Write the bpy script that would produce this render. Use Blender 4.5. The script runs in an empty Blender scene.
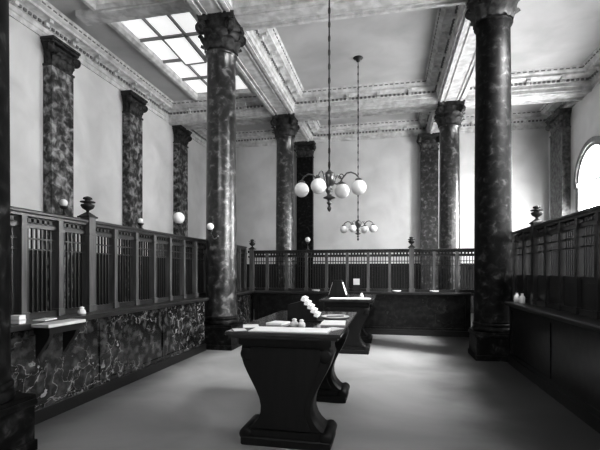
import bpy, math, random
from mathutils import Vector, Matrix
random.seed(7)
PI = math.pi
S = bpy.context.scene
COL = S.collection

# ------------------------------------------------------------------ helpers
class MB:
    def __init__(self):
        self.v, self.f, self.s = [], [], []
    def add(self, vs, fs, smooth=False):
        o = len(self.v)
        self.v += [tuple(p) for p in vs]
        self.f += [tuple(i + o for i in f) for f in fs]
        self.s += [smooth] * len(fs)
        return self
    def box(self, x0, x1, y0, y1, z0, z1, ch=0.0):
        if ch <= 0:
            vs = [(x0,y0,z0),(x1,y0,z0),(x1,y1,z0),(x0,y1,z0),(x0,y0,z1),(x1,y0,z1),(x1,y1,z1),(x0,y1,z1)]
            return self.add(vs, [(0,3,2,1),(4,5,6,7),(0,1,5,4),(1,2,6,5),(2,3,7,6),(3,0,4,7)])
        # chamfered top and vertical edges
        c = ch
        def ring(i, z):
            a0, a1, b0, b1 = x0 + i, x1 - i, y0 + i, y1 - i
            return [(a0+c,b0,z),(a1-c,b0,z),(a1,b0+c,z),(a1,b1-c,z),(a1-c,b1,z),(a0+c,b1,z),(a0,b1-c,z),(a0,b0+c,z)]
        rings = [ring(c*.7, z0), ring(0, z0 + c), ring(0, z1 - c), ring(c*.7, z1)]
        vs = [p for r in rings for p in r]
        fs = [tuple(reversed(range(8))), tuple(range(24, 32))]
        for k in range(3):
            for j in range(8):
                fs.append((k*8+j, k*8+(j+1)%8, (k+1)*8+(j+1)%8, (k+1)*8+j))
        return self.add(vs, fs)
    def lathe(self, prof, c=(0,0,0), n=24, rot=0.0, smooth=True, arc=2*PI):
        vs, fs = [], []
        for r, z in prof:
            for k in range(n):
                a = rot + arc * k / n
                vs.append((c[0] + r*math.cos(a), c[1] + r*math.sin(a), c[2] + z))
        m = len(prof)
        for i in range(m - 1):
            for k in range(n):
                fs.append((i*n+k, i*n+(k+1) % n, (i+1)*n+(k+1) % n, (i+1)*n+k))
        fs.append(tuple(reversed(range(n))))
        fs.append(tuple(range((m-1)*n, m*n)))
        return self.add(vs, fs, smooth)
    def tube(self, pts, r, n=8, smooth=True):
        pts = [Vector(p) for p in pts]
        rs = r if isinstance(r, (list, tuple)) else [r] * len(pts)
        vs, fs = [], []
        t0 = (pts[1] - pts[0]).normalized()
        ref = Vector((0,0,1)) if abs(t0.z) < .9 else Vector((1,0,0))
        nrm = (ref - t0 * ref.dot(t0)).normalized()
        for i, p in enumerate(pts):
            t = (pts[min(i+1, len(pts)-1)] - pts[max(i-1, 0)]).normalized()
            nrm = (nrm - t * nrm.dot(t)).normalized()
            b = t.cross(nrm)
            for k in range(n):
                a = 2*PI*k/n
                vs.append(p + (nrm*math.cos(a) + b*math.sin(a)) * rs[i])
        for i in range(len(pts)-1):
            for k in range(n):
                fs.append((i*n+k, i*n+(k+1) % n, (i+1)*n+(k+1) % n, (i+1)*n+k))
        fs.append(tuple(reversed(range(n)))); fs.append(tuple(range((len(pts)-1)*n, len(pts)*n)))
        return self.add(vs, fs, smooth)
    def prism(self, poly, axis, d0, d1, smooth=False):
        """poly in 2D; axis 'x': (y,z); 'y': (x,z); 'z': (x,y)"""
        def P(a, b, d):
            return {'x': (d,a,b), 'y': (a,d,b), 'z': (a,b,d)}[axis]
        n = len(poly)
        vs = [P(a,b,d0) for a,b in poly] + [P(a,b,d1) for a,b in poly]
        fs = [tuple(reversed(range(n))), tuple(range(n, 2*n))]
        o = len(self.v)
        self.add(vs, fs, False)
        self.f += [(o+i, o+(i+1) % n, o+n+(i+1) % n, o+n+i) for i in range(n)]
        self.s += [smooth]*n
        return self
    def loop(self, rect, prof, smooth=False):
        """sweep profile (inset, z) round the inside of rect (x0,x1,y0,y1), mitred"""
        x0, x1, y0, y1 = rect
        vs, fs = [], []
        for a, z in prof:
            vs += [(x0+a,y0+a,z),(x1-a,y0+a,z),(x1-a,y1-a,z),(x0+a,y1-a,z)]
        for i in range(len(prof)-1):
            for k in range(4):
                fs.append((i*4+k, (i+1)*4+k, (i+1)*4+(k+1) % 4, i*4+(k+1) % 4))
        return self.add(vs, fs, smooth)
    def ball(self, c, r, n=20, m=12, sz=1.0):
        prof = [(max(r*math.sin(PI*i/m), 1e-4), -r*sz*math.cos(PI*i/m)) for i in range(m+1)]
        return self.lathe(prof, c, n)
    def xf(self, M, start=0):
        for i in range(start, len(self.v)):
            self.v[i] = tuple(M @ Vector(self.v[i]))
        return self
    def build(self, name, mat, parent=None, loc=None):
        me = bpy.data.meshes.new(name)
        me.from_pydata(self.v, [], self.f)
        me.polygons.foreach_set('use_smooth', self.s)
        me.materials.append(mat)
        me.update()
        o = bpy.data.objects.new(name, me)
        COL.objects.link(o)
        if parent: o.parent = parent
        if loc: o.location = loc
        return o

def tag(o, label=None, cat=None, group=None, kind=None):
    if label: o['label'] = label
    if cat: o['category'] = cat
    if group: o['group'] = group
    if kind: o['kind'] = kind
    return o

def thing(name, label, cat, loc=(0,0,0), rz=0, group=None):
    o = bpy.data.objects.new(name, None)
    o.empty_display_size = .1
    COL.objects.link(o)
    o.location = loc; o.rotation_euler = (0,0,rz)
    return tag(o, label, cat, group, 'thing')

def dup(root, loc, rz=None, label=None):
    def cp(o, par):
        c = o.copy(); COL.objects.link(c)
        if par is not None: c.parent = par
        for ch in [x for x in kids.get(o.name, [])]: cp(ch, c)
        return c
    kids = {}
    def gather(o):
        kids[o.name] = list(o.children)
        for ch in o.children: gather(ch)
    gather(root)
    r = cp(root, None)
    r.location = loc
    if rz is not None: r.rotation_euler = (0,0,rz)
    if label: r['label'] = label
    return r

def struct(o):
    o['kind'] = 'structure'
    return o

# ------------------------------------------------------------------ materials (monochrome)
def new_mat(name):
    m = bpy.data.materials.new(name); m.use_nodes = True
    nt = m.node_tree
    b = nt.nodes['Principled BSDF']
    return m, nt, b

def g(v): return (v, v, v, 1)

def plain(name, v, rough=.6, spec=.5, metal=0.0):
    m, nt, b = new_mat(name)
    b.inputs['Base Color'].default_value = g(v)
    b.inputs['Roughness'].default_value = rough
    b.inputs['Specular IOR Level'].default_value = spec
    b.inputs['Metallic'].default_value = metal
    return m

def noisy(name, stops, scale=2.0, detail=6, rough=.7, dist=0.0, spec=.5, bump=0.0, stretch=None, rnd=False):
    m, nt, b = new_mat(name)
    tc = nt.nodes.new('ShaderNodeTexCoord')
    mp = nt.nodes.new('ShaderNodeMapping')
    nt.links.new(tc.outputs['Object'], mp.inputs['Vector'])
    if stretch: mp.inputs['Scale'].default_value = stretch
    if rnd:
        oi = nt.nodes.new('ShaderNodeObjectInfo')
        mu = nt.nodes.new('ShaderNodeMath'); mu.operation = 'MULTIPLY'; mu.inputs[1].default_value = 31.0
        nt.links.new(oi.outputs['Random'], mu.inputs[0])
        nt.links.new(mu.outputs[0], mp.inputs['Location'])
    n = nt.nodes.new('ShaderNodeTexNoise')
    n.inputs['Scale'].default_value = scale; n.inputs['Detail'].default_value = detail
    n.inputs['Distortion'].default_value = dist
    nt.links.new(mp.outputs[0], n.inputs['Vector'])
    r = nt.nodes.new('ShaderNodeValToRGB')
    el = r.color_ramp.elements
    while len(el) < len(stops): el.new(.5)
    for e, (p, v) in zip(el, stops):
        e.position = p; e.color = g(v)
    nt.links.new(n.outputs['Fac'], r.inputs['Fac'])
    nt.links.new(r.outputs['Color'], b.inputs['Base Color'])
    b.inputs['Roughness'].default_value = rough
    b.inputs['Specular IOR Level'].default_value = spec
    if bump:
        bp = nt.nodes.new('ShaderNodeBump'); bp.inputs['Strength'].default_value = bump
        bp.inputs['Distance'].default_value = .02
        nt.links.new(n.outputs['Fac'], bp.inputs['Height'])
        nt.links.new(bp.outputs[0], b.inputs['Normal'])
    return m

def veined(name, base, vein, scale, width, rough=.25):
    m, nt, b = new_mat(name)
    tc = nt.nodes.new('ShaderNodeTexCoord')
    n = nt.nodes.new('ShaderNodeTexNoise'); n.inputs['Scale'].default_value = 2.2; n.inputs['Detail'].default_value = 5
    nt.links.new(tc.outputs['Object'], n.inputs['Vector'])
    mx = nt.nodes.new('ShaderNodeVectorMath'); mx.operation = 'MULTIPLY_ADD'
    mx.inputs[1].default_value = (.9, .9, .9)
    nt.links.new(n.outputs['Color'], mx.inputs[0]); nt.links.new(tc.outputs['Object'], mx.inputs[2])
    vo = nt.nodes.new('ShaderNodeTexVoronoi'); vo.feature = 'DISTANCE_TO_EDGE'; vo.inputs['Scale'].default_value = scale
    nt.links.new(mx.outputs[0], vo.inputs['Vector'])
    n2 = nt.nodes.new('ShaderNodeTexNoise'); n2.inputs['Scale'].default_value = 9; n2.inputs['Detail'].default_value = 6
    nt.links.new(tc.outputs['Object'], n2.inputs['Vector'])
    # vein width varies with a second noise
    w = nt.nodes.new('ShaderNodeMath'); w.operation = 'MULTIPLY_ADD'
    w.inputs[1].default_value = width*3.2; w.inputs[2].default_value = -width*1.1
    nt.links.new(n2.outputs['Fac'], w.inputs[0])
    lt = nt.nodes.new('ShaderNodeMapRange'); lt.inputs['To Min'].default_value = 1; lt.inputs['To Max'].default_value = 0
    nt.links.new(vo.outputs['Distance'], lt.inputs['Value']); nt.links.new(w.outputs[0], lt.inputs['From Max'])
    r = nt.nodes.new('ShaderNodeValToRGB')
    r.color_ramp.elements[0].position = .42; r.color_ramp.elements[0].color = g(base*.15)
    r.color_ramp.elements[1].position = .68; r.color_ramp.elements[1].color = g(base*1.9)
    nt.links.new(n2.outputs['Fac'], r.inputs['Fac'])
    n3 = nt.nodes.new('ShaderNodeTexNoise'); n3.inputs['Scale'].default_value = 1.7; n3.inputs['Detail'].default_value = 3
    nt.links.new(tc.outputs['Object'], n3.inputs['Vector'])
    mk = nt.nodes.new('ShaderNodeMapRange'); mk.inputs['From Min'].default_value = .40; mk.inputs['From Max'].default_value = .56
    nt.links.new(n3.outputs['Fac'], mk.inputs['Value'])
    ml = nt.nodes.new('ShaderNodeMath'); ml.operation = 'MULTIPLY'
    nt.links.new(lt.outputs[0], ml.inputs[0]); nt.links.new(mk.outputs[0], ml.inputs[1])
    mix = nt.nodes.new('ShaderNodeMix'); mix.data_type = 'RGBA'
    nt.links.new(ml.outputs[0], mix.inputs['Factor'])
    nt.links.new(r.outputs['Color'], mix.inputs['A']); mix.inputs['B'].default_value = g(vein)
    nt.links.new(mix.outputs['Result'], b.inputs['Base Color'])
    b.inputs['Roughness'].default_value = rough
    return m

def daylight(name, strength):
    m, nt, b = new_mat(name)
    b.inputs['Base Color'].default_value = g(.8)
    b.inputs['Emission Color'].default_value = g(1)
    b.inputs['Emission Strength'].default_value = strength
    b.inputs['Roughness'].default_value = .3
    return m

M_WALL = noisy('wall_plaster', [(.3,.56),(.7,.68)], 1.1, 5, .9, .4, .2)
M_CEIL = noisy('ceiling_plaster', [(.3,.42),(.7,.54)], .9, 6, .92, .3, .2)
M_CORN = noisy('cornice_plaster', [(.35,.46),(.65,.68)], 5, 6, .85, .3, .2)
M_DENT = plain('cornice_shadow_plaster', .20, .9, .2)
M_MARB = noisy('breccia_marble', [(.40,.004),(.49,.018),(.58,.05),(.69,.18)], 7.5, 8, .30, .5, .7, rnd=True)
M_MARB.node_tree.nodes['Principled BSDF'].inputs['Coat Weight'].default_value = .35
M_MARB.node_tree.nodes['Principled BSDF'].inputs['Coat Roughness'].default_value = .28
M_MARB_D = noisy('dark_breccia_marble', [(.40,.002),(.52,.006),(.62,.018),(.72,.06)], 8, 8, .5, .5, .15, rnd=True)  # breccia darkened for columns in shade; also the darker bases and pedestals
M_MARB_P = noisy('grey_breccia_marble', [(.38,.015),(.47,.06),(.56,.17),(.67,.36)], 6, 8, .4, .5, .4, rnd=True)
M_CAP = noisy('dark_capital_plaster', [(.35,.008),(.65,.06)], 9, 5, .6, .2, .4)
M_CAP_G = noisy('grey_capital_plaster', [(.35,.05),(.65,.17)], 9, 5, .7, .2, .4)
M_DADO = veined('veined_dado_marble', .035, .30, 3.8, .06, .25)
M_PLINTH = plain('black_plinth_marble', .012, .3)
M_WOOD = noisy('dark_mahogany', [(.3,.008),(.7,.022)], 3, 6, .35, .2, .5, stretch=(6,6,.7))
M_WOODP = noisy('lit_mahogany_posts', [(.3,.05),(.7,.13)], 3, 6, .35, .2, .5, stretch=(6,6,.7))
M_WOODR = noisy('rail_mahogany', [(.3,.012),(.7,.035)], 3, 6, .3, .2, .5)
M_WAINS = noisy('wainscot_oak', [(.3,.010),(.7,.022)], 2, 6, .5, .2, .3, stretch=(5,5,.6))
M_DESK = noisy('desk_mahogany', [(.3,.005),(.7,.012)], 3, 6, .45, .2, .35, stretch=(5,5,.7))
M_TOP = noisy('polished_desk_top', [(.3,.02),(.7,.05)], 4, 6, .16, .2, .6)
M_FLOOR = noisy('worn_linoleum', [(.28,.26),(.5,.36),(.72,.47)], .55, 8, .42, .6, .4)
def shade_sides(m, centre, full, fade, low):
    # paints the floor's side shade into the colour: pale middle, dark towards counters
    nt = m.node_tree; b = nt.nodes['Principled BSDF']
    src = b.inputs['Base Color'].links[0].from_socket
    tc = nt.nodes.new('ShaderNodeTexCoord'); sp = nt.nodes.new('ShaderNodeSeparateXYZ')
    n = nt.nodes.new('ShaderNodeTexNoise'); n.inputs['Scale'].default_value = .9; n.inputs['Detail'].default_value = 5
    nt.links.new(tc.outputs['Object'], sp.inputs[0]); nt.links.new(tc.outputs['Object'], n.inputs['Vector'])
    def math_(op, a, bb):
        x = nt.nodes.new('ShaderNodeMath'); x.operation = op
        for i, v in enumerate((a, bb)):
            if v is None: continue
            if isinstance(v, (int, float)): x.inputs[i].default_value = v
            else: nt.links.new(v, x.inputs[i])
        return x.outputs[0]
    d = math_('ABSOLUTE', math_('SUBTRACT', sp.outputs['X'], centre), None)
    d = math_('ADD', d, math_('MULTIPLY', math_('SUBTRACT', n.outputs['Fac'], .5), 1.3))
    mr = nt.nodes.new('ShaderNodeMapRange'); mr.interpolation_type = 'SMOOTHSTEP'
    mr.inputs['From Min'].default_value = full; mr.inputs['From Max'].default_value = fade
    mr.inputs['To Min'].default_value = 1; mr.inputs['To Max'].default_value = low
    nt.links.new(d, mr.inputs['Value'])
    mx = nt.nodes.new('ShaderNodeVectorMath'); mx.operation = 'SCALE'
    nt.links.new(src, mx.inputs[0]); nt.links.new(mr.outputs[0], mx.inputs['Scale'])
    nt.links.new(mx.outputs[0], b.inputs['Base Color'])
shade_sides(M_FLOOR, -1.3, 1.6, 2.9, .18)
M_BRASS = plain('dark_brass', .10, .28, .6, .85)
M_IRON = plain('black_iron', .015, .5)
M_GLOBE = plain('opal_glass', .72, .12, .5)
M_PAPER = plain('white_paper', .93, .8, .2)
M_CREAM = plain('aged_paper', .7, .8, .2)
M_CERAM = plain('white_glazed_ceramic', .75, .15)
M_INK = plain('black_ink', .01, .2)
M_SKYL = daylight('skylight_glass', .40)
M_WIN = daylight('window_glass', 15.0)
M_WIN_S = daylight('soft_window_glass', 6.0)
M_WIN_B = daylight('bright_window_glass', 20.0)
M_LEAD = plain('skylight_bar_iron', .25, .6)
M_ARCH = noisy('grey_arch_plaster', [(.35,.16),(.65,.30)], 4, 5, .85)
M_STONE = noisy('pale_window_stone', [(.35,.5),(.65,.68)], 3, 5, .8)

# ------------------------------------------------------------------ dimensions
XL, XR = -7.85, 5.95           # side walls
YB, YF = 17.5, -1.6            # back and front walls
CX1, CX2 = -3.55, 1.96         # column rows
CY = [2.92, 8.6, 14.4]         # column rows along the hall
ZS, ZC = 7.05, 7.62            # beam soffit, ceiling
BH = .38                       # half beam width
SXL, SXR, SYB = -4.0, 2.40, 11.4   # planes of the teller screens
ZK = 1.10                      # counter ledge height

# ------------------------------------------------------------------ shell
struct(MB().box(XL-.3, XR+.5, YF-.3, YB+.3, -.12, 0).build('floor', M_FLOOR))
struct(MB().box(XL-.2, XL, YF-.2, YB+.2, 0, ZC+.3).build('wall_left', M_WALL))
struct(MB().box(XL, XR+.4, YB, YB+.2, 0, ZC+.3).build('wall_back', M_WALL))
struct(MB().box(XL, XR+.4, YF-.2, YF, 0, ZC+.3).build('wall_front', M_WALL))

# right wall with arched openings
WIN_Y = [13.9, 11.0, 8.1, 5.2, 2.3]  # first is seen; the nearer ones are unseen, added for light direction
WR, WSP, WSILL = .92, 4.42, 1.75
def right_wall():
    mb = MB(); x0, x1, H = XR, XR+.35, ZC+.3
    edges = [YF]
    for y in sorted(WIN_Y): edges += [y-WR, y+WR]
    edges.append(YB)
    for i in range(0, len(edges), 2): mb.box(x0, x1, edges[i], edges[i+1], 0, H)
    for y in WIN_Y:
        mb.box(x0, x1, y-WR, y+WR, 0, WSILL)
        N = 20
        arc = [(y+WR*math.cos(PI*k/N), WSP+WR*math.sin(PI*k/N)) for k in range(N+1)]
        for k in range(N):
            a, b = arc[k], arc[k+1]
            mb.prism([a, (a[0],H), (b[0],H), b], 'x', x0, x1)
    return mb
struct(right_wall().build('wall_right', M_WALL))

def arch_window(i, y):
    e = bpy.data.objects.new('window_%d' % i, None); COL.objects.link(e); e.location = (XR, y, 0); struct(e)
    N = 24
    # archivolt and jamb moulding on the hall side of the opening
    mb = MB()
    for (r0, r1, d) in ((WR, WR+.09, .05), (WR+.09, WR+.24, .10)):
        for k in range(N):
            a0, a1 = PI*k/N, PI*(k+1)/N
            mb.prism([(r0*math.cos(a0), WSP+r0*math.sin(a0)), (r1*math.cos(a0), WSP+r1*math.sin(a0)),
                      (r1*math.cos(a1), WSP+r1*math.sin(a1)), (r0*math.cos(a1), WSP+r0*math.sin(a1))], 'x', -d, 0)
    for s in (-1, 1):
        a, b = sorted((s*WR, s*(WR+.19)))
        mb.box(-.06, 0, a, b, WSILL-.05, WSP-.14)
        a, b = sorted((s*(WR-.0), s*(WR+.23)))
        mb.box(-.10, 0, a, b, WSP-.14, WSP)
    mb.build('archivolt', M_ARCH, e)
    MB().box(-.14, .12, -WR-.25, WR+.25, WSILL-.16, WSILL-.05).build('sill', M_STONE, e)
    poly = [(WR*math.cos(PI*k/N), WSP+WR*math.sin(PI*k/N)) for k in range(N+1)] + [(-WR, WSILL), (WR, WSILL)]
    MB().prism(poly, 'x', .22, .24).build('pane', {1: M_WIN_B, 2: M_WIN_S, 3: M_WIN_S}.get(i, M_WIN), e)
    fr = MB()
    for yy in (-.30, .30): fr.box(.16, .21, yy-.025, yy+.025, WSILL, WSP+.75)
    for zz in (WSILL+.02, 3.3, WSP): fr.box(.16, .21, -WR, WR, zz-.03, zz+.03)
    fr.build('frame', M_STONE, e)
for i, y in enumerate(WIN_Y): arch_window(i+1, y)

# ceiling with two skylight openings in the left aisle
SKX0, SKX1 = -6.42, -4.42
SKY = [(8.80, 13.4), (4.0, 8.3)]
RSK_ADDED = (3.0, 5.0, 4.0, 8.15)  # unseen right-aisle skylight, added as a source for the floor light
def ceiling():
    mb = MB(); z0, z1 = ZC, ZC+.12
    ax0, ax1, ay0, ay1 = RSK_ADDED
    mb.box(SKX1, ax0, YF-.2, YB+.2, z0, z1); mb.box(ax1, XR+.4, YF-.2, YB+.2, z0, z1)
    mb.box(ax0, ax1, YF-.2, ay0, z0, z1); mb.box(ax0, ax1, ay1, YB+.2, z0, z1)
    mb.box(XL-.2, SKX0, YF-.2, YB+.2, z0, z1)
    mb.box(SKX0, SKX1, SKY[0][1], YB+.2, z0, z1)
    mb.box(SKX0, SKX1, SKY[1][1], SKY[0][0], z0, z1)
    mb.box(SKX0, SKX1, YF-.2, SKY[1][0], z0, z1)
    return mb
CEIL = struct(ceiling().build('ceiling', M_CEIL))
def skylight(i, y0, y1, nx, ny, vent=None, SKX0=SKX0, SKX1=SKX1):
    e = bpy.data.objects.new('window_%d' % i, None); COL.objects.link(e); e.location = (SKX0, y0, ZC); struct(e)
    w, l = SKX1-SKX0, y1-y0
    fr = MB()
    prof = [(-.16,0),(-.16,-.05),(-.10,-.09),(-.02,-.09),(.02,-.05),(.05,-.02),(.05,.10)]
    fr.loop((0, w, 0, l), prof)
    fr.build('frame', M_CORN, e)
    cells = [(a, b) for a in range(nx) for b in range(ny)]
    pn = MB()
    for a, b in cells:
        if vent and (a, b) == vent: continue
        pn.box(a*w/nx, (a+1)*w/nx, b*l/ny, (b+1)*l/ny, .14, .15)
    pn.build('pane', M_SKYL, e)
    br = MB()
    for a in range(nx+1): br.box(a*w/nx-.018, a*w/nx+.018, 0, l, .05, .13)
    for b in range(ny+1): br.box(0, w, b*l/ny-.018, b*l/ny+.018, .05, .13)
    br.build('glazing_bar', M_LEAD, e)
    if vent:
        a, b = vent
        v = MB().box(0, w/nx*.98, 0, l/ny*.98, -.01, .01)
        o = v.build('vent_pane', M_SKYL, e, (a*w/nx, b*l/ny, .10)); o.rotation_euler = (math.radians(-9), math.radians(2), math.radians(-6))
        f2 = MB(); X, Y = w/nx*.98, l/ny*.98
        f2.box(-.02,.02,0,Y,-.03,.012); f2.box(X-.02,X+.02,0,Y,-.03,.012); f2.box(0,X,-.02,.02,-.03,.012); f2.box(0,X,Y-.02,Y+.02,-.03,.012)
        f2.build('vent_frame', M_LEAD, o)
    # upstand that closes the well above the ceiling
    MB().loop((0, w, 0, l), [(-.01,.0),(-.01,.2)]).build('upstand', M_CORN, e)
    MB().box(-.1, w+.1, -.1, l+.1, .22, .26).build('well_cover', M_LEAD, e)
skylight(6, *SKY[0], 3, 4, (1, 1))
skylight(7, *SKY[1], 3, 4)
skylight(8, RSK_ADDED[2], RSK_ADDED[3], 3, 4, None, RSK_ADDED[0], RSK_ADDED[1])

# beams
def beam(n, x0, x1, y0, y1, along):
    e = MB().box(x0, x1, y0, y1, ZS, ZC).build('trim_%d' % n, M_CORN); struct(e)
    p = MB()   # raised border and sunk panel lines on the soffit
    if along == 'y':
        for xx in (x0+.03, x1-.11): p.box(xx, xx+.08, y0, y1, ZS-.035, ZS)
        for xx in (x0+.19, x1-.22): p.box(xx, xx+.03, y0, y1, ZS-.02, ZS)
    else:
        for yy in (y0+.03, y1-.11): p.box(x0, x1, yy, yy+.08, ZS-.035, ZS)
        for yy in (y0+.19, y1-.22): p.box(x0, x1, yy, yy+.03, ZS-.02, ZS)
    p.build('soffit_moulding', M_CORN, e)
n = 1
for cx in (CX1, CX2):
    beam(n, cx-BH, cx+BH, YF, YB, 'y'); n += 1
spans = [(CX1+BH, CX2-BH), (CX2+BH, XR)]
for cy in CY:
    for a, b in spans:
        beam(n, a, b, cy-BH, cy+BH, 'x'); n += 1
beam(n, XL, CX1-BH, CY[2]-BH, CY[2]+BH, 'x'); n += 1
# flat band between the two skylights
struct(MB().box(-7.0, CX1-BH, SKY[1][1]+.05, SKY[0][0]-.05, ZC-.14, ZC).build('trim_%d' % n, M_CORN)); n += 1

# moulded cornice round every ceiling compartment
PROF = [(0,7.06),(.035,7.06),(.035,7.17),(.065,7.19),(.065,7.29),(.11,7.31),(.11,7.35),(.16,7.39),(.22,7.41),(.34,7.42),(.34,7.48),(.40,7.52),(.44,7.58),(.47,7.62)]
def cornice(n, rect, brackets=False):
    e = struct(MB().loop(rect, PROF).build('trim_%d' % n, M_CORN))
    x0, x1, y0, y1 = rect
    d = MB()
    def run(a0, a1, fn, step):
        k = int((a1-a0)/step)
        for i in range(k):
            fn(a0 + (i+.5)*(a1-a0)/k)
    for off, z0, z1, t, step, wd in ((.115, 7.305, 7.36, .03, .13, .035), (.40, 7.545, 7.585, .035, .16, .05)):
        run(x0+off, x1-off, lambda a: (d.box(a-wd, a+wd, y0+off-.03, y0+off+t, z0, z1), d.box(a-wd, a+wd, y1-off-t, y1-off+.03, z0, z1)), step)
        run(y0+off, y1-off, lambda a: (d.box(x0+off-.03, x0+off+t, a-wd, a+wd, z0, z1), d.box(x1-off-t, x1-off+.03, a-wd, a+wd, z0, z1)), step)
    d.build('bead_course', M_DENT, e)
    m = MB()
    def brk(x, y, dx, dy):
        if dx: m.box(min(x, x+dx*.20), max(x, x+dx*.20), y-.05, y+.05, 7.35, 7.42); m.box(min(x, x+dx*.1), max(x, x+dx*.1), y-.05, y+.05, 7.27, 7.35)
        else: m.box(x-.05, x+.05, min(y, y+dy*.20), max(y, y+dy*.20), 7.35, 7.42); m.box(x-.05, x+.05, min(y, y+dy*.1), max(y, y+dy*.1), 7.27, 7.35)
    if brackets:
        run(y0+.4, y1-.4, lambda a: (brk(x0+.1, a, 1, 0), brk(x1-.1, a, -1, 0)), .82)
        run(x0+.4, x1-.4, lambda a: brk(a, y1-.1, 0, -1), .82)
        m.build('bracket_course', M_CORN, e)
ys = [(YF, CY[0]-BH), (CY[0]+BH, CY[1]-BH), (CY[1]+BH, CY[2]-BH), (CY[2]+BH, YB)]
cornice(n, (XL, CX1-BH, YF, CY[2]-BH), True); n += 1
cornice(n, (XL, CX1-BH, CY[2]+BH, YB)); n += 1
for (a, b) in ys[1:]:
    cornice(n, (CX1+BH, CX2-BH, a, b), True); n += 1
    cornice(n, (CX2+BH, XR, a, b), True); n += 1

# dark wainscot on the walls behind the screens
def wainscot(n, a0, a1, wall):
    mb = MB(); H = {'left': 2.15, 'right': 1.5}.get(wall, 1.95)
    def bx(a, b, d, z0, z1):
        if wall == 'left': mb.box(XL, XL+d, a, b, z0, z1)
        elif wall == 'right': mb.box(XR-d, XR, a, b, z0, z1)
        else: mb.box(a, b, YB-d, YB, z0, z1)
    bx(a0, a1, .03, 0, H); bx(a0, a1, .07, 0, .25); bx(a0, a1, .08, H-.10, H)
    bx(a0, a1, .05, H-.25, H-.16)
    k = int((a1-a0)/.9)
    for i in range(k+1):
        c = a0 + (a1-a0)*i/k
        bx(max(a0, c-.06), min(a1, c+.06), .05, .25, H-.1)
    struct(mb.build('baseboard_%s' % wall, M_WAINS))
wainscot(1, YF, YB, 'left'); wainscot(2, YF, YB, 'right'); wainscot(3, XL+.09, XR-.09, 'back')

# ------------------------------------------------------------------ columns and pilasters
def volute(mb, c, nrm, R, th):
    """spiral scroll with its axis along the horizontal direction nrm"""
    nrm = Vector(nrm).normalized(); up = Vector((0,0,1)); t = up.cross(nrm).normalized()
    c = Vector(c)
    M = Matrix((t, up, nrm)).transposed()
    st = len(mb.v)
    mb.lathe([(R*.80,-th*.5),(R*.86,-th*.35),(R*.86,th*.35),(R*.80,th*.5)], (0,0,0), 18)
    mb.xf(Matrix.Translation(c) @ M.to_4x4(), st)
    for side in (-1, 1):
        pts = []
        for k in range(40):
            a = PI*.6 - k*2*PI*1.9/39
            r = R*(1 - .82*k/39)
            pts.append(c + t*(r*math.cos(a)) + up*(r*math.sin(a)) + nrm*(side*th*.5))
        mb.tube(pts, [R*.16*(1-.5*k/39) for k in range(40)], 6)
    return mb

def leaf(mb, fn, h, w, curl, z0, n=6):
    """acanthus tab: fn(lateral, outward, z) -> point"""
    vs, fs = [], []
    for i in range(n+1):
        t = i/n
        out = curl*(t**2.4)
        z = z0 + h*(t - .22*max(0, t-.75)*4*t)
        ww = w*(.75 + .5*math.sin(PI*t*.8))*(1 - .75*max(0, t-.7)/.3*.6)
        for s, bulge in ((-1,0),(-.45,.018),(0,.034),(.45,.018),(1,0)):
            sc = 1 + (.12 if i % 2 else -.05)*abs(s)
            vs.append(fn(s*ww*sc*.5, out + bulge + .012, z))
    for i in range(n):
        for k in range(4):
            fs.append((i*5+k, i*5+k+1, (i+1)*5+k+1, (i+1)*5+k))
    mb.add(vs, fs, True)

R0 = .335
def make_column(label, loc, mat):
    t = thing('marble_column', label, 'column', loc)
    # pedestal, base, shaft, capital
    pd = MB().box(-.385,.385,-.385,.385,0,.10,.008).box(-.365,.365,-.365,.365,.10,.42).box(-.385,.385,-.385,.385,.42,.48,.01)
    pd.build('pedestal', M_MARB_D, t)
    ba = MB().box(-.37,.37,-.37,.37,.48,.52)
    ba.lathe([(.36,.52),(.37,.54),(.37,.57),(.362,.59),(.355,.60),(.352,.62),(.362,.63),(.365,.65),(.355,.67),(.345,.68)], n=40)
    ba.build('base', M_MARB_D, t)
    prof = [(R0+.010,.68),(R0+.003,.71)] + [(R0*(1 - .10*(k/10)**1.8), .73+(6.26-.73)*k/10) for k in range(11)] + [(.325,6.28),(.34,6.30),(.34,6.33)]
    MB().lathe(prof, n=48).build('shaft', mat, t)
    cap = MB().lathe([(.325,6.33),(.31,6.36),(.305,6.6),(.33,6.78),(.38,6.9),(.40,6.93)], n=40)
    for k in range(8):
        for (off, h, cu, z) in ((0,.27,.13,6.35),(.5,.42,.15,6.37)):
            a = (k+off)*PI/4
            ca, sa = math.cos(a), math.sin(a)
            leaf(cap, lambda l, o, zz, ca=ca, sa=sa: ((.315+o)*ca - l*sa, (.315+o)*sa + l*ca, zz), h, .22, cu, z)
    co = cap.build('capital', M_CAP, t)
    ab = MB()
    N = 8; ring = []
    for s in range(4):
        a0 = PI/4 + s*PI/2; a1 = a0 + PI/2
        p0 = Vector((math.cos(a0), math.sin(a0)))*.60; p1 = Vector((math.cos(a1), math.sin(a1)))*.60
        mid = (p0+p1).normalized()
        for k in range(N):
            u = k/N*.86+.07
            p = p0.lerp(p1, u) - mid*(.075*math.sin(PI*u))
            ring.append((p.x, p.y))
    ab.prism(ring, 'z', 6.93, 7.0).prism([(x*1.04, y*1.04) for x, y in ring], 'z', 7.0, 7.05)
    ab.build('abacus', M_CAP, co)
    for s in range(4):
        a = PI/4 + s*PI/2
        v = MB(); volute(v, (math.cos(a)*.47, math.sin(a)*.47, 6.80), (-math.sin(a), math.cos(a), 0), .13, .10)
        v.build('volute', M_CAP, co)
    return t

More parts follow.
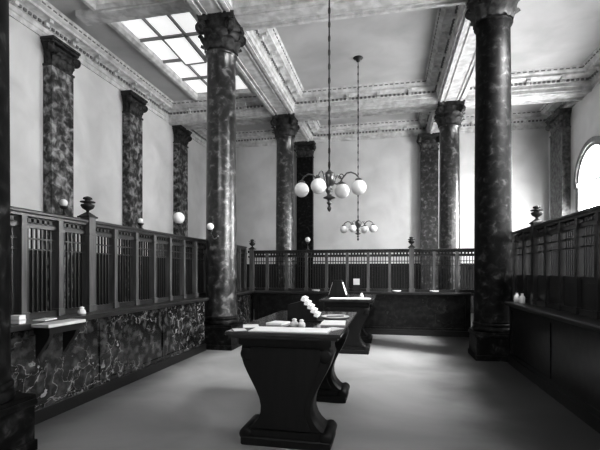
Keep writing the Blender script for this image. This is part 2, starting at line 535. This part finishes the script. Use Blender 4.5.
make_column_specs = [
 ((CX1, CY[1]), 'tall mottled marble column beside the skylight, at the end of the long veined counter', M_MARB),
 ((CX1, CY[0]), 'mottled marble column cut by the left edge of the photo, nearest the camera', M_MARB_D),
 ((CX1, CY[2]), 'slimmer looking marble column behind the back screen, beside the chandelier globes', M_MARB),
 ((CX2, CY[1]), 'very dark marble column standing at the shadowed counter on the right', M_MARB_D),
 ((CX2, CY[2]), 'marble column behind the back screen, just left of the big dark column', M_MARB),
]
c0 = None
for (x, y), lab, mt in make_column_specs:
    if c0 is None: c0 = make_column(lab, (x, y, 0), mt); c0['group'] = 'marble columns of the hall'
    else:
        o = dup(c0, (x, y, 0), 0, lab)
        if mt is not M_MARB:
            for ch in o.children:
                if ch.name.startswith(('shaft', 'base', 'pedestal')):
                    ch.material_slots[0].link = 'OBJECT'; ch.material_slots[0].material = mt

def make_pilaster(label, loc, rz, w=.68, dp=.24, mat=M_MARB_P, cap=M_CAP, name='marble_pilaster', cat='pilaster'):
    """stands against a wall; local -y is the wall side, +y the face"""
    t = thing(name, label, cat, loc, rz)
    h = w/2
    MB().box(-h-.05, h+.05, .081, dp+.05, 0, .3).box(-h-.03, h+.03, .081, dp+.03, .3, .38).build('base', M_MARB_D, t)
    MB().box(-h, h, .081, dp, .38, 2.16).box(-h, h, 0.001, dp, 2.16, 6.42).build('shaft', mat, t)
    c = MB().box(-h-.02, h+.02, 0, dp+.02, 6.42, 6.47)
    c.prism([(-h+.02, 6.47),(h-.02, 6.47),(h-.02,6.75),(h+.05,6.93),(-h-.05,6.93),(-h+.02,6.75)], 'y', 0, dp-.01)
    for off, hh, cu, z in ((-.22,.24,.10,6.48),(0,.24,.10,6.48),(.22,.24,.10,6.48),(-.11,.37,.12,6.5),(.11,.37,.12,6.5)):
        leaf(c, lambda l, o, zz, off=off: (off*w/.68 + l, dp - .015 + o, zz), hh, .2, cu, z)
    for sd in (-1, 1):
        leaf(c, lambda l, o, zz, sd=sd: (sd*(h-.03+o), dp*.5 + l, zz), .30, .13, .10, 6.48)
    co = c.build('capital', cap, t)
    a = MB().box(-h-.08, h+.08, 0, dp+.10, 6.93, 6.99, .01).box(-h-.10, h+.10, 0, dp+.13, 6.99, 7.05, .01)
    a.build('abacus', cap, co)
    for sd in (-1, 1):
        v = MB(); volute(v, (sd*(h+.05), dp+.03, 6.80), (-1, sd*1.0, 0), .125, .10); v.build('volute', cap, co)
    return t

RZL, RZB, RZR = -PI/2, PI, PI/2
pil = make_pilaster('mottled marble pilaster on the side wall above the urn-topped screen post, nearest of three', (XL+.004, 8.67, 0), RZL)
pil['group'] = 'marble pilasters along the side wall'
dup(pil, (XL+.004, 11.65, 0), RZL, 'mottled marble pilaster on the side wall, second of three, middle one')
dup(pil, (XL+.004, 14.72, 0), RZL, 'mottled marble pilaster on the side wall, farthest of three, behind the biggest globe lamp')
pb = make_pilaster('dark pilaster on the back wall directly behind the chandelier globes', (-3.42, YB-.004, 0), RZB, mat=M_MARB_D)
pb['group'] = 'pilasters of the back wall'
make_pilaster('speckled pilaster on the back wall showing left of the far right column', (1.60, YB-.004, 0), RZB, mat=M_MARB)['group'] = 'pilasters of the back wall'
make_pilaster('grey pilaster on the window wall beside the bright arched window', (XR, 16.05, 0), RZR, 1.05, .26, M_CAP_G, M_CAP_G, 'window_pilaster')

# ------------------------------------------------------------------ counters
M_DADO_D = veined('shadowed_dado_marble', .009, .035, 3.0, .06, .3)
def make_counter(label, loc, rz, L, face=M_DADO):
    """local x along the counter, customers on the -y side; screen line at y=0"""
    t = thing('bank_counter', label, 'counter', loc, rz)
    d = MB().box(0, L, -.25, .5, .14, 1.04)
    d.build('dado', face, t)
    m = MB().box(0, L, -.27, .5, .14, .20).box(0, L, -.27, -.25, .96, 1.04)
    k = max(1, round(L/1.7))
    for i in range(k+1):
        c = min(max(i*L/k, .06), L-.06); m.box(c-.06, c+.06, -.265, -.25, .2, .96)
    m.build('dado_moulding', face, t)
    MB().box(0, L, -.30, .52, 0, .14).build('plinth', M_PLINTH, t)
    MB().box(0, L, -.36, .55, 1.04, ZK, .012).build('ledge', M_WOODR, t)
    return t
# left run: local x -> +Y world, customers toward +X  => rotation +90deg has local y -> -X
make_counter('long veined marble counter in front of the tall side screen, with the white-edged shelf', (SXL, CY[0]+.45, 0), PI/2, CY[1]-CY[0]-.9)
make_counter('short veined marble counter between the tall mottled column and the back counter', (SXL, CY[1]+.45, 0), PI/2, SYB-CY[1]-.45-.02)
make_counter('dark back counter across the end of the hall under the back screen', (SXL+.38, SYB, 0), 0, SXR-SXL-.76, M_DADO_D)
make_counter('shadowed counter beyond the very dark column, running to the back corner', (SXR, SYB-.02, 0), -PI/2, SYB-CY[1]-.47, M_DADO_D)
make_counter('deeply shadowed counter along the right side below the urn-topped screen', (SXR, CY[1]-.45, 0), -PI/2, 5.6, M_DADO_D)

# ------------------------------------------------------------------ teller screens
URN = [(.022,.07),(.018,.095),(.03,.105),(.07,.13),(.088,.165),(.085,.18),(.05,.19),(.045,.20),(.095,.21),(.095,.222),(.04,.23),(.035,.245),(.06,.255),(.055,.275),(.02,.29),(.001,.295)]
def urn_mb(z):
    m = MB().box(-.09,.09,-.09,.09,z,z+.02)
    m.lathe([(.115,.02),(.03,.075)], (0,0,z), 4, PI/4, False)
    m.lathe(URN, (0,0,z), 20)
    return m
def make_screen(label, loc, rz, nb, pitch, heavy, ZT):
    t = thing('teller_screen', label, 'screen', loc, rz)
    L = nb*pitch
    dark = ZT > 2.38  # right screen's posts use darker wood, painting in its silhouette shade
    z0 = ZK + .002
    MB().box(0, L, -.075, .075, ZT-.045, ZT, .012).box(0, L, -.055, .055, ZT-.075, ZT-.045).build('top_rail', M_WOODR, t)
    MB().box(0, L, -.035, .035, ZT-.20, ZT-.155).build('lower_frieze_rail', M_WOODR, t)
    MB().box(0, L, -.05, .05, z0, z0+.07).build('bottom_rail', M_WOODR, t)
    for i in range(nb+1):
        hv = i in heavy
        m_ = .12 if hv else .04
        x = min(max(i*pitch, m_), L-m_)
        w = .062 if hv else .036
        top = ZT+.03 if hv else ZT-.075
        m = MB().box(x-w, x+w, -.066-.02*hv, .05, z0, top)
        m.box(x-w-.015, x+w+.015, -.08-.02*hv, .05, z0, z0+.09)
        m.box(x-w-.012, x+w+.012, -.078-.02*hv, .05, ZT-.215, ZT-.18)
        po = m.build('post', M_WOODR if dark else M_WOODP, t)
        if hv:
            u = urn_mb(ZT+.03); u.xf(Matrix.Translation((x, -.01, 0))); u.build('finial', M_IRON, po)
    for i in range(nb):
        a, b = i*pitch+.036, (i+1)*pitch-.036
        m = MB(); k = 6
        for j in range(1, k):        # little frieze balusters
            c = a + (b-a)*j/k; m.box(c-.021, c+.021, -.02, .02, ZT-.155, ZT-.075)
        m.box(a, b, -.02, .02, ZT-.157, ZT-.135); m.box(a, b, -.02, .02, ZT-.092, ZT-.073)
        k = 7
        for j in range(1, k):        # tall grille bars
            c = a + (b-a)*j/k; m.box(c-.010, c+.010, -.011, .011, z0+.07, ZT-.20)
        m.box(a, b, -.014, .014, ZT-.33, ZT-.31)
        m.box(a, b, -.014, .014, ZT-.45, ZT-.435)
        m.build('grille', M_WOOD, t)
        if ZT == ZTR:
            MB().box(a-.002, b+.002, -.013, .013, z0+.065, 1.56).box(a-.002, b+.002, -.02, .02, 1.54, 1.58).box(a+.05, b-.05, -.022, -.012, z0+.12, 1.50).build('lower_panel', M_WOODR, t)
    return t
PY = (SYB-4.99)/12
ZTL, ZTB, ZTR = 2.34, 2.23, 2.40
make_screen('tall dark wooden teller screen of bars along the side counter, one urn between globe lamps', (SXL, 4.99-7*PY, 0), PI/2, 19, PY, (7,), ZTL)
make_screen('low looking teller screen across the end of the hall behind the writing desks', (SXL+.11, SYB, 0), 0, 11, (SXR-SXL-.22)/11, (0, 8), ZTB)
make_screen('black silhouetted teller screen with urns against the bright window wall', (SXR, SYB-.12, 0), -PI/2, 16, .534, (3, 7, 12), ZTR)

# ------------------------------------------------------------------ globe lamps on the screens
def make_lamp(label, loc, d, h, bracket=None):
    """d globe diameter, h stem height to the globe's underside"""
    t = thing('globe_lamp', label, 'lamp', loc, 0, 'small globe lamps')
    st = MB()
    if bracket is None:
        st.lathe([(.05,0),(.05,.012),(.02,.025),(.012,.05),(.012,h*.5),(.022,h*.55),(.012,h*.6),(.012,h)], n=14)
    else:
        bx, by = bracket
        st.lathe([(.012,0),(.012,.02)], (bx, by, -.06), 10)
        pts = []
        for k in range(13):
            u = k/12
            pts.append((bx*(1-u), by*(1-u), -.05 - .09*math.sin(PI*u) + u*(h+.05)))
        st.tube(pts, .012, 8)
        st.ball((bx, by, -.05), .04, 12, 8)
    st.lathe([(.03,h),(.05,h+.02),(.055,h+.035),(.03,h+.04)], n=14)
    st.build('stem', M_BRASS, t)
    MB().ball((0,0,h+.03+d/2), d/2).build('globe', M_GLOBE, t)
    return t
make_lamp('small globe lamp on a curled bracket before the nearest side pilaster, left of the urn', (SXL, 4.57, ZTL+.001), .095, .09)
make_lamp('small dim globe lamp on the side screen before the middle pilaster', (SXL, 6.25, ZTL+.001), .095, .06)
make_lamp('largest and brightest globe lamp, on the side screen before the farthest pilaster', (SXL, 7.54, ZTL+.001), .23, .20)
make_lamp('small round globe lamp bracketed to the tall mottled column', (-3.545, 8.00, 2.42), .15, .03, (.05, .235))
make_lamp('globe lamp on the back screen in front of the dark pilaster', (-2.17, SYB, ZTB+.001), .15, .18)

# ------------------------------------------------------------------ chandeliers
def make_chandelier(label, loc, top, rot):
    t = thing('globe_chandelier', label, 'chandelier', loc, 0, 'chandeliers of the hall')
    zc = 2.84
    # ceiling rose
    MB().lathe([(.02,top-.12),(.05,top-.10),(.06,top-.05),(.13,top-.02),(.14,top-.001)], n=20).build('ceiling_rose', M_IRON, t)
    # chain of long links on a rod
    ch = MB(); z = zc+.27; k = 0
    ch.tube([(0,0,zc+.24),(0,0,top-.10)], .011, 6)
    while z < top-.14:
        a = k % 2*PI/2
        pts = [(math.cos(a)*.014*math.cos(q), math.sin(a)*.014*math.cos(q), z+.055+.055*math.sin(q)) for q in [2*PI*j/10 for j in range(11)]]
        ch.tube(pts, .005, 5)
        z += .10; k += 1
    ch.build('chain', M_IRON, t)
    b = MB().lathe([(.012,zc+.26),(.03,zc+.235),(.05,zc+.22),(.075,zc+.20),(.085,zc+.16),(.08,zc+.10),(.05,zc+.03),(.035,zc-.0),(.05,zc-.03),(.05,zc-.06),(.03,zc-.09),(.04,zc-.12),(.085,zc-.14),(.088,zc-.15),(.03,zc-.17),(.02,zc-.20),(.04,zc-.22),(.02,zc-.24),(.012,zc-.26)], n=24)
    b.build('body', M_BRASS, t)
    MB().lathe([(.010,zc-.26),(.03,zc-.285),(.032,zc-.30),(.02,zc-.325),(.004,zc-.345)], n=14).build('drop_finial', M_BRASS, t)
    R = .42
    for lat, dep in ((.415, -.06), (.19, .19), (-.15, -.20), (-.40, .06)):
        a = math.atan2(dep, lat) + math.radians(rot)
        R = math.hypot(lat, dep)
        ca, sa = math.cos(a), math.sin(a); q = R/.42
        pts = []
        for (r, z) in ((.06,zc+.06),(.11,zc+.045),(.16,zc+.075),(.20,zc+.14),(.25,zc+.195),(.31,zc+.205),(.375,zc+.175),(.41,zc+.135),(.42,zc+.105)):
            pts.append(Vector((r*q*ca, r*q*sa, z)))
        # smooth the polyline a little
        sm = []
        for i in range(len(pts)-1):
            for j in range(3): sm.append(pts[i].lerp(pts[i+1], j/3))
        sm.append(pts[-1])
        ar = MB().tube(sm, .011, 7)
        sp = [Vector(((.17*q+.045*(1-j/22)*math.cos(PI+j*.5))*ca, (.17*q+.045*(1-j/22)*math.cos(PI+j*.5))*sa, zc+.16+.045*(1-j/22)*math.sin(PI+j*.5))) for j in range(18)]
        ar.tube(sp, .007, 5)
        ar.lathe([(.02,.12),(.05,.105),(.055,.085),(.05,.082)], (R*ca, R*sa, zc), 14)
        ao = ar.build('arm', M_BRASS, t)
        MB().ball((R*ca, R*sa, zc-.015), .108, 22, 14).build('globe', M_GLOBE, ao)
    return t
make_chandelier('large chandelier of opal glass globes hanging over the near writing desk', (-.82, 5.95, 0), ZC, 8)
make_chandelier('smaller looking distant chandelier of opal globes hanging near the back wall', (-.82, 11.85, 0), ZC, 4)

# ------------------------------------------------------------------ writing desks
ZD = 1.09
def desk_half():      # (half width, z) outline of an end pedestal
    return [(w*.955, z) for w, z in [(.425,.125),(.385,.15),(.35,.165),(.31,.20),(.275,.25),(.253,.31),(.25,.37),(.265,.44),(.30,.52),(.345,.60),(.39,.68),(.425,.75),(.448,.82),(.455,.88),(.445,.93),(.435,.955)]]
def make_desk(label, loc, L):
    """origin at the floor under the middle of the front edge; runs along +y"""
    t = thing('writing_desk', label, 'desk', loc, 0, 'pedestal writing desks')
    W = .54
    tp = MB().box(-W, W, 0, L, ZD-.035, ZD, .01).box(-W+.03, W-.03, .03, L-.03, ZD-.06, ZD-.035)
    tp.build('tabletop', M_TOP, t)
    MB().box(-.44,.44,.12,L-.12, .955, ZD-.06).build('apron', M_DESK, t)
    for y0 in (.13, L-.13-.42):
        half = [p for p in desk_half() if p[1] >= .125]
        poly = [(w, z) for w, z in half] + [(-w, z) for w, z in reversed(half)]
        p = MB().prism(poly, 'y', y0+.04, y0+.38, True)
        # carved side scrolls and centre panel
        p.prism([(w*.78, z) for w, z in half[2:-1]] + [(-w*.78, z) for w, z in reversed(half[2:-1])], 'y', y0+.015, y0+.405, True)
        for sd in (-1, 1):
            st = len(p.v)
            p.lathe([(.05,0),(.065,.01),(.065,.36),(.05,.37)], (0,0,0), 18)
            p.xf(Matrix.Translation((sd*.375, y0+.025, .86)) @ Matrix.Rotation(-PI/2, 4, 'X'), st)
        po = p.build('pedestal', M_DESK, t)
        f = MB().box(-.43,.43,y0,y0+.42,0,.08,.01)
        f.prism([(.43,.08),(.40,.125),(.33,.15),(-.33,.15),(-.40,.125),(-.43,.08)], 'y', y0+.02, y0+.40)
        for sd in (-1, 1):
            st = len(f.v)
            f.lathe([(.04,0),(.06,.01),(.06,.40),(.04,.41)], (0,0,0), 16)
            f.xf(Matrix.Translation((sd*.385, y0+.005, .10)) @ Matrix.Rotation(-PI/2, 4, 'X'), st)
        f.build('foot', M_DESK, po)
    MB().box(-.05,.05,.5,L-.5,.12,.26,.01).build('stretcher', M_DESK, t)
    return t
D1 = (-.945, 3.66)
D2 = (-.80, 8.25)
make_desk('large dark pedestal writing desk in the foreground with papers on top', (D1[0], D1[1], 0), 2.12)
make_desk('second dark pedestal writing desk, behind the foreground desk', (D2[0], D2[1], 0), 2.0)

def flat(name, label, cat, x, y, z, w, d, h, mat, rz=0, group=None):
    o = MB().box(-w/2, w/2, -d/2, d/2, 0, h).build(name, mat, None, (x, y, z)); o.rotation_euler = (0,0,rz)
    return tag(o, label, cat, group, 'thing')
zt = ZD + .001
# blotter pad with sheets
b = thing('desk_blotter', 'wide white blotter lying along the front edge of the near desk', 'blotter', (D1[0]+.05, D1[1]+.17, zt))
MB().box(-.37,.37,-.13,.16,0,.008).build('backing_board', M_CREAM, b)
MB().box(-.36,.36,-.125,.155,.008,.012).build('blotting_sheet', M_PAPER, b)
flat('loose_paper', 'loose white paper sheet beside the left end of the blotter on the near desk', 'paper', D1[0]-.42, D1[1]+.42, zt, .16, .24, .002, M_PAPER, .35)
flat('paper_pad', 'thin white paper pad behind the blotter, left of the inkwells on the near desk', 'paper', D1[0]-.19, D1[1]+.64, zt, .18, .22, .02, M_PAPER, -.2)
flat('writing_sheet', 'white sheet at the front left corner of the near desk', 'paper', D1[0]-.44, D1[1]+.14, zt, .12, .17, .002, M_CREAM, .5)
def inkwell(label, x, y, z, s=1.0):
    t = thing('inkwell', label, 'inkwell', (x, y, z), 0, 'inkwells')
    MB().lathe([(.034*s,0),(.04*s,.008),(.036*s,.04*s),(.022*s,.05*s),(.02*s,.06*s)], n=18).build('pot', M_CERAM, t)
    MB().lathe([(.024*s,.06*s),(.026*s,.068*s),(.01*s,.078*s)], n=14).build('lid', M_CERAM, t)
inkwell('right one of a pair of white china inkwells behind the near desk blotter', D1[0]+.10, D1[1]+.45, zt, 1.0)
inkwell('left one of a pair of white china inkwells behind the near desk blotter', D1[0]+.02, D1[1]+.48, zt, 1.05)
# stepped slip rack
def slip_rack(label, x, y, z, n=5):
    t = thing('slip_rack', label, 'rack', (x, y, z))
    poly = [(-.20,0),(.19,0)]
    w0, h0 = .19, .0
    m = MB()
    m.box(-.22,.20,-.11,.13,0,.015)
    steps = []
    for k in range(n):
        xr = .14 - k*.036; zz = .05 + k*.043
        steps.append((xr, zz))
    # solid stepped body
    pts = [(-.19,.015)]
    pts += [(.145,.015)]
    for xr, zz in steps: pts += [(xr, zz), (xr-.036, zz)]
    pts += [(-.19, steps[-1][1]-.04)]
    m.prism(pts, 'y', -.10, .12)
    m.build('stepped_case', M_DESK, t)
    for k, (xr, zz) in enumerate(steps):
        s = MB().box(-.021, .024, -.09, .11, 0, .046)
        o = s.build('slip_stack', M_PAPER, t, (xr-.020, 0, zz+.004)); o.rotation_euler = (0, math.radians(22), 0)
    return t
slip_rack('dark stepped rack with white slips descending its right side on the near desk', D1[0]+.04, D1[1]+.98, zt)
# pen tray and papers on the right of the desk
p = thing('pen_tray', 'white oval pen tray holding a dark pen, at the far right of the near desk', 'tray', (D1[0]+.33, D1[1]+1.32, zt))
MB().lathe([(.12,0),(.15,.006),(.17,.024),(.163,.026),(.14,.010),(.001,.008)], n=28).build('dish', M_CERAM, p)
MB().tube([(-.10,-.02,.020),(.10,.02,.024)], .006, 6).build('pen', M_INK, p)
flat('paper_sheet', 'white sheets lying beside the slip rack, below the pen tray on the near desk', 'paper', D1[0]+.37, D1[1]+.84, zt, .26, .40, .006, M_PAPER, .08)
flat('folded_slip', 'folded white slip near the right front corner of the near desk', 'paper', D1[0]+.42, D1[1]+.36, zt, .14, .2, .004, M_CREAM, -.5)

# things on the second desk
def a_rack(label, x, y, z):
    t = thing('form_rack', label, 'rack', (x, y, z))
    MB().prism([(-.19,.015),(.19,.015),(.085,.36),(-.085,.36)], 'y', -.12, .12).box(-.22,.22,-.13,.13,0,.015).build('sloped_case', M_DESK, t)
    for sd in (-1, 1):
        o = MB().box(-.008,.008,-.11,.11,0,.28).build('form_sheet', M_PAPER, t, (sd*.182, 0, .045)); o.rotation_euler = (0, -sd*math.radians(17), 0)
    return t
a_rack('dark sloped form rack with white sheets on both slopes on the second desk', D2[0]-.27, D2[1]+.9, zt)
b2 = thing('blotter_pad', 'white blotter lying across the front of the second desk', 'blotter', (D2[0]+.06, D2[1]+.24, zt))
MB().box(-.42,.40,-.14,.16,0,.010).build('backing_board', M_CREAM, b2)
MB().box(-.40,.38,-.13,.15,.010,.014).build('blotting_sheet', M_PAPER, b2)
inkwell('white inkwell on the second desk beside the sloped form rack', D2[0]+.25, D2[1]+.75, zt, 1.2)

# ------------------------------------------------------------------ things on the counters
zk = ZK + .002
sh = thing('writing_shelf', 'white-edged slab shelf projecting from the long veined counter near the left edge', 'shelf', (SXL+.363, 3.70, 0))
MB().box(0,.22,0,.55,1.06,1.095,.006).build('shelf_slab', M_STONE, sh)
MB().box(0.01,.20,.03,.52,.99,1.0575).build('shelf_box', M_PLINTH, sh)
for yy in (.06, .44):
    MB().prism([(0,.99),(.18,.99),(.15,.92),(.06,.80),(0,.72)], 'y', yy, yy+.05).build('bracket', M_IRON, sh)
def slip_box(label, x, y, s):
    t = thing('paper_block', label, 'paper', (x, y, zk), .1)
    MB().box(-.06*s,.06*s,-.045*s,.045*s,0,.09*s,.004).build('block', M_PAPER, t)
    MB().box(-.062*s,.062*s,-.047*s,.047*s,.03*s,.05*s).build('band', M_CREAM, t)
slip_box('small white paper block on the long counter ledge close to the left edge column', -3.76, 3.66, 1.0)
flat('ledger_sheet', 'white sheet lying on the long counter ledge behind the slab shelf', 'paper', -3.76, 4.02, zk, .14, .22, .012, M_PAPER, .2)
inkwell('white inkwell on the long counter ledge beyond the slab shelf', -3.78, 4.62, zk, 1.3)
def coin_tray(label, x, y):
    t = thing('coin_tray', label, 'tray', (x, y, zk), 0, 'trays on the back counter')
    MB().lathe([(.08,0),(.10,.012),(.12,.045),(.113,.047),(.095,.02),(.001,.012)], n=24).build('dish', M_CERAM, t)
    MB().lathe([(.07,.0145),(.07,.0125)], n=20).build('felt_pad', M_INK, t)
coin_tray('white shallow coin tray on the back counter directly behind the near slip rack', -1.9, SYB-.235)
coin_tray('white shallow coin tray on the back counter, left of the urn on the back screen', .22, SYB-.235)
coin_tray('white shallow coin tray on the back counter before the far right column', 1.15, SYB-.235)
nc = thing('notice_card', 'small white notice card standing on the back counter above the second desk', 'card', (-.82, SYB-.16, zk))
MB().box(-.10,.10,-.008,.008,.02,.36).box(-.09,.09,-.02,.05,0,.02).build('card_holder', M_IRON, nc)
MB().box(-.085,.085,-.011,-.008,.18,.345).build('card', M_CREAM, nc)
for k, (y, lab) in enumerate(((8.02, 'small white bottle on the shadowed right counter, beside the dark column'), (7.72, 'small white bottle on the shadowed right counter, the one farther from the dark column'))):
    t = thing('paste_bottle', lab, 'bottle', (SXR-.18, y, zk), 0, 'bottles on the shadowed counter')
    MB().lathe([(.045,0),(.05,.01),(.05,.10),(.03,.13),(.022,.14),(.022,.17)], n=18).build('bottle_body', M_CERAM, t)
    MB().lathe([(.026,.17),(.026,.20),(.01,.205)], n=14).build('stopper', M_INK, t)

# ------------------------------------------------------------------ added fill lights
def area(name, loc, target, sx, sy, power, spread=180):
    l = bpy.data.lights.new(name, 'AREA'); l.shape = 'RECTANGLE'; l.size = sx; l.size_y = sy
    l.energy = power; l.spread = math.radians(spread)
    o = bpy.data.objects.new(name, l); COL.objects.link(o); o.location = loc
    o.rotation_euler = (Vector(target) - Vector(loc)).to_track_quat('-Z', 'Y').to_euler()
    return o
area('front_window_light', (-.8, YF+.1, 5.9), (-.6, 10.5, 0), 4.4, 1.8, 32, 60)  # fill added high at the front wall, where no window is built
area('window_corner_light', (5.6, 14.6, 3.0), (4.2, 17.5, 2.6), .6, 1.2, 45, 120)  # unseen fill added to brighten the right end of the back wall
area('aisle_skylight_light', (4.4, 7.1, ZC+.04), (-1.5, 10.0, 0), 1.0, 1.9, 240, 66)  # fill added below the unseen skylight to brighten the middle floor

# ------------------------------------------------------------------ camera, world, colour
cam = bpy.data.cameras.new('camera')
cam.sensor_width = 36; cam.lens = 36*420/600
cam.shift_y = 46/600
cam.clip_start = .05
co = bpy.data.objects.new('camera', cam); COL.objects.link(co)
co.location = (0, 0, 1.65); co.rotation_euler = (PI/2, 0, math.atan(88/420))
S.camera = co
w = bpy.data.worlds.new('world'); S.world = w; w.use_nodes = True
w.node_tree.nodes['Background'].inputs[0].default_value = g(.5)
w.node_tree.nodes['Background'].inputs[1].default_value = .3
S.view_settings.view_transform = 'Standard'
S.view_settings.look = 'None'
S.view_settings.exposure = 0.95
S.view_settings.gamma = 0.84
S.cycles.max_bounces = 8
S.cycles.diffuse_bounces = 5
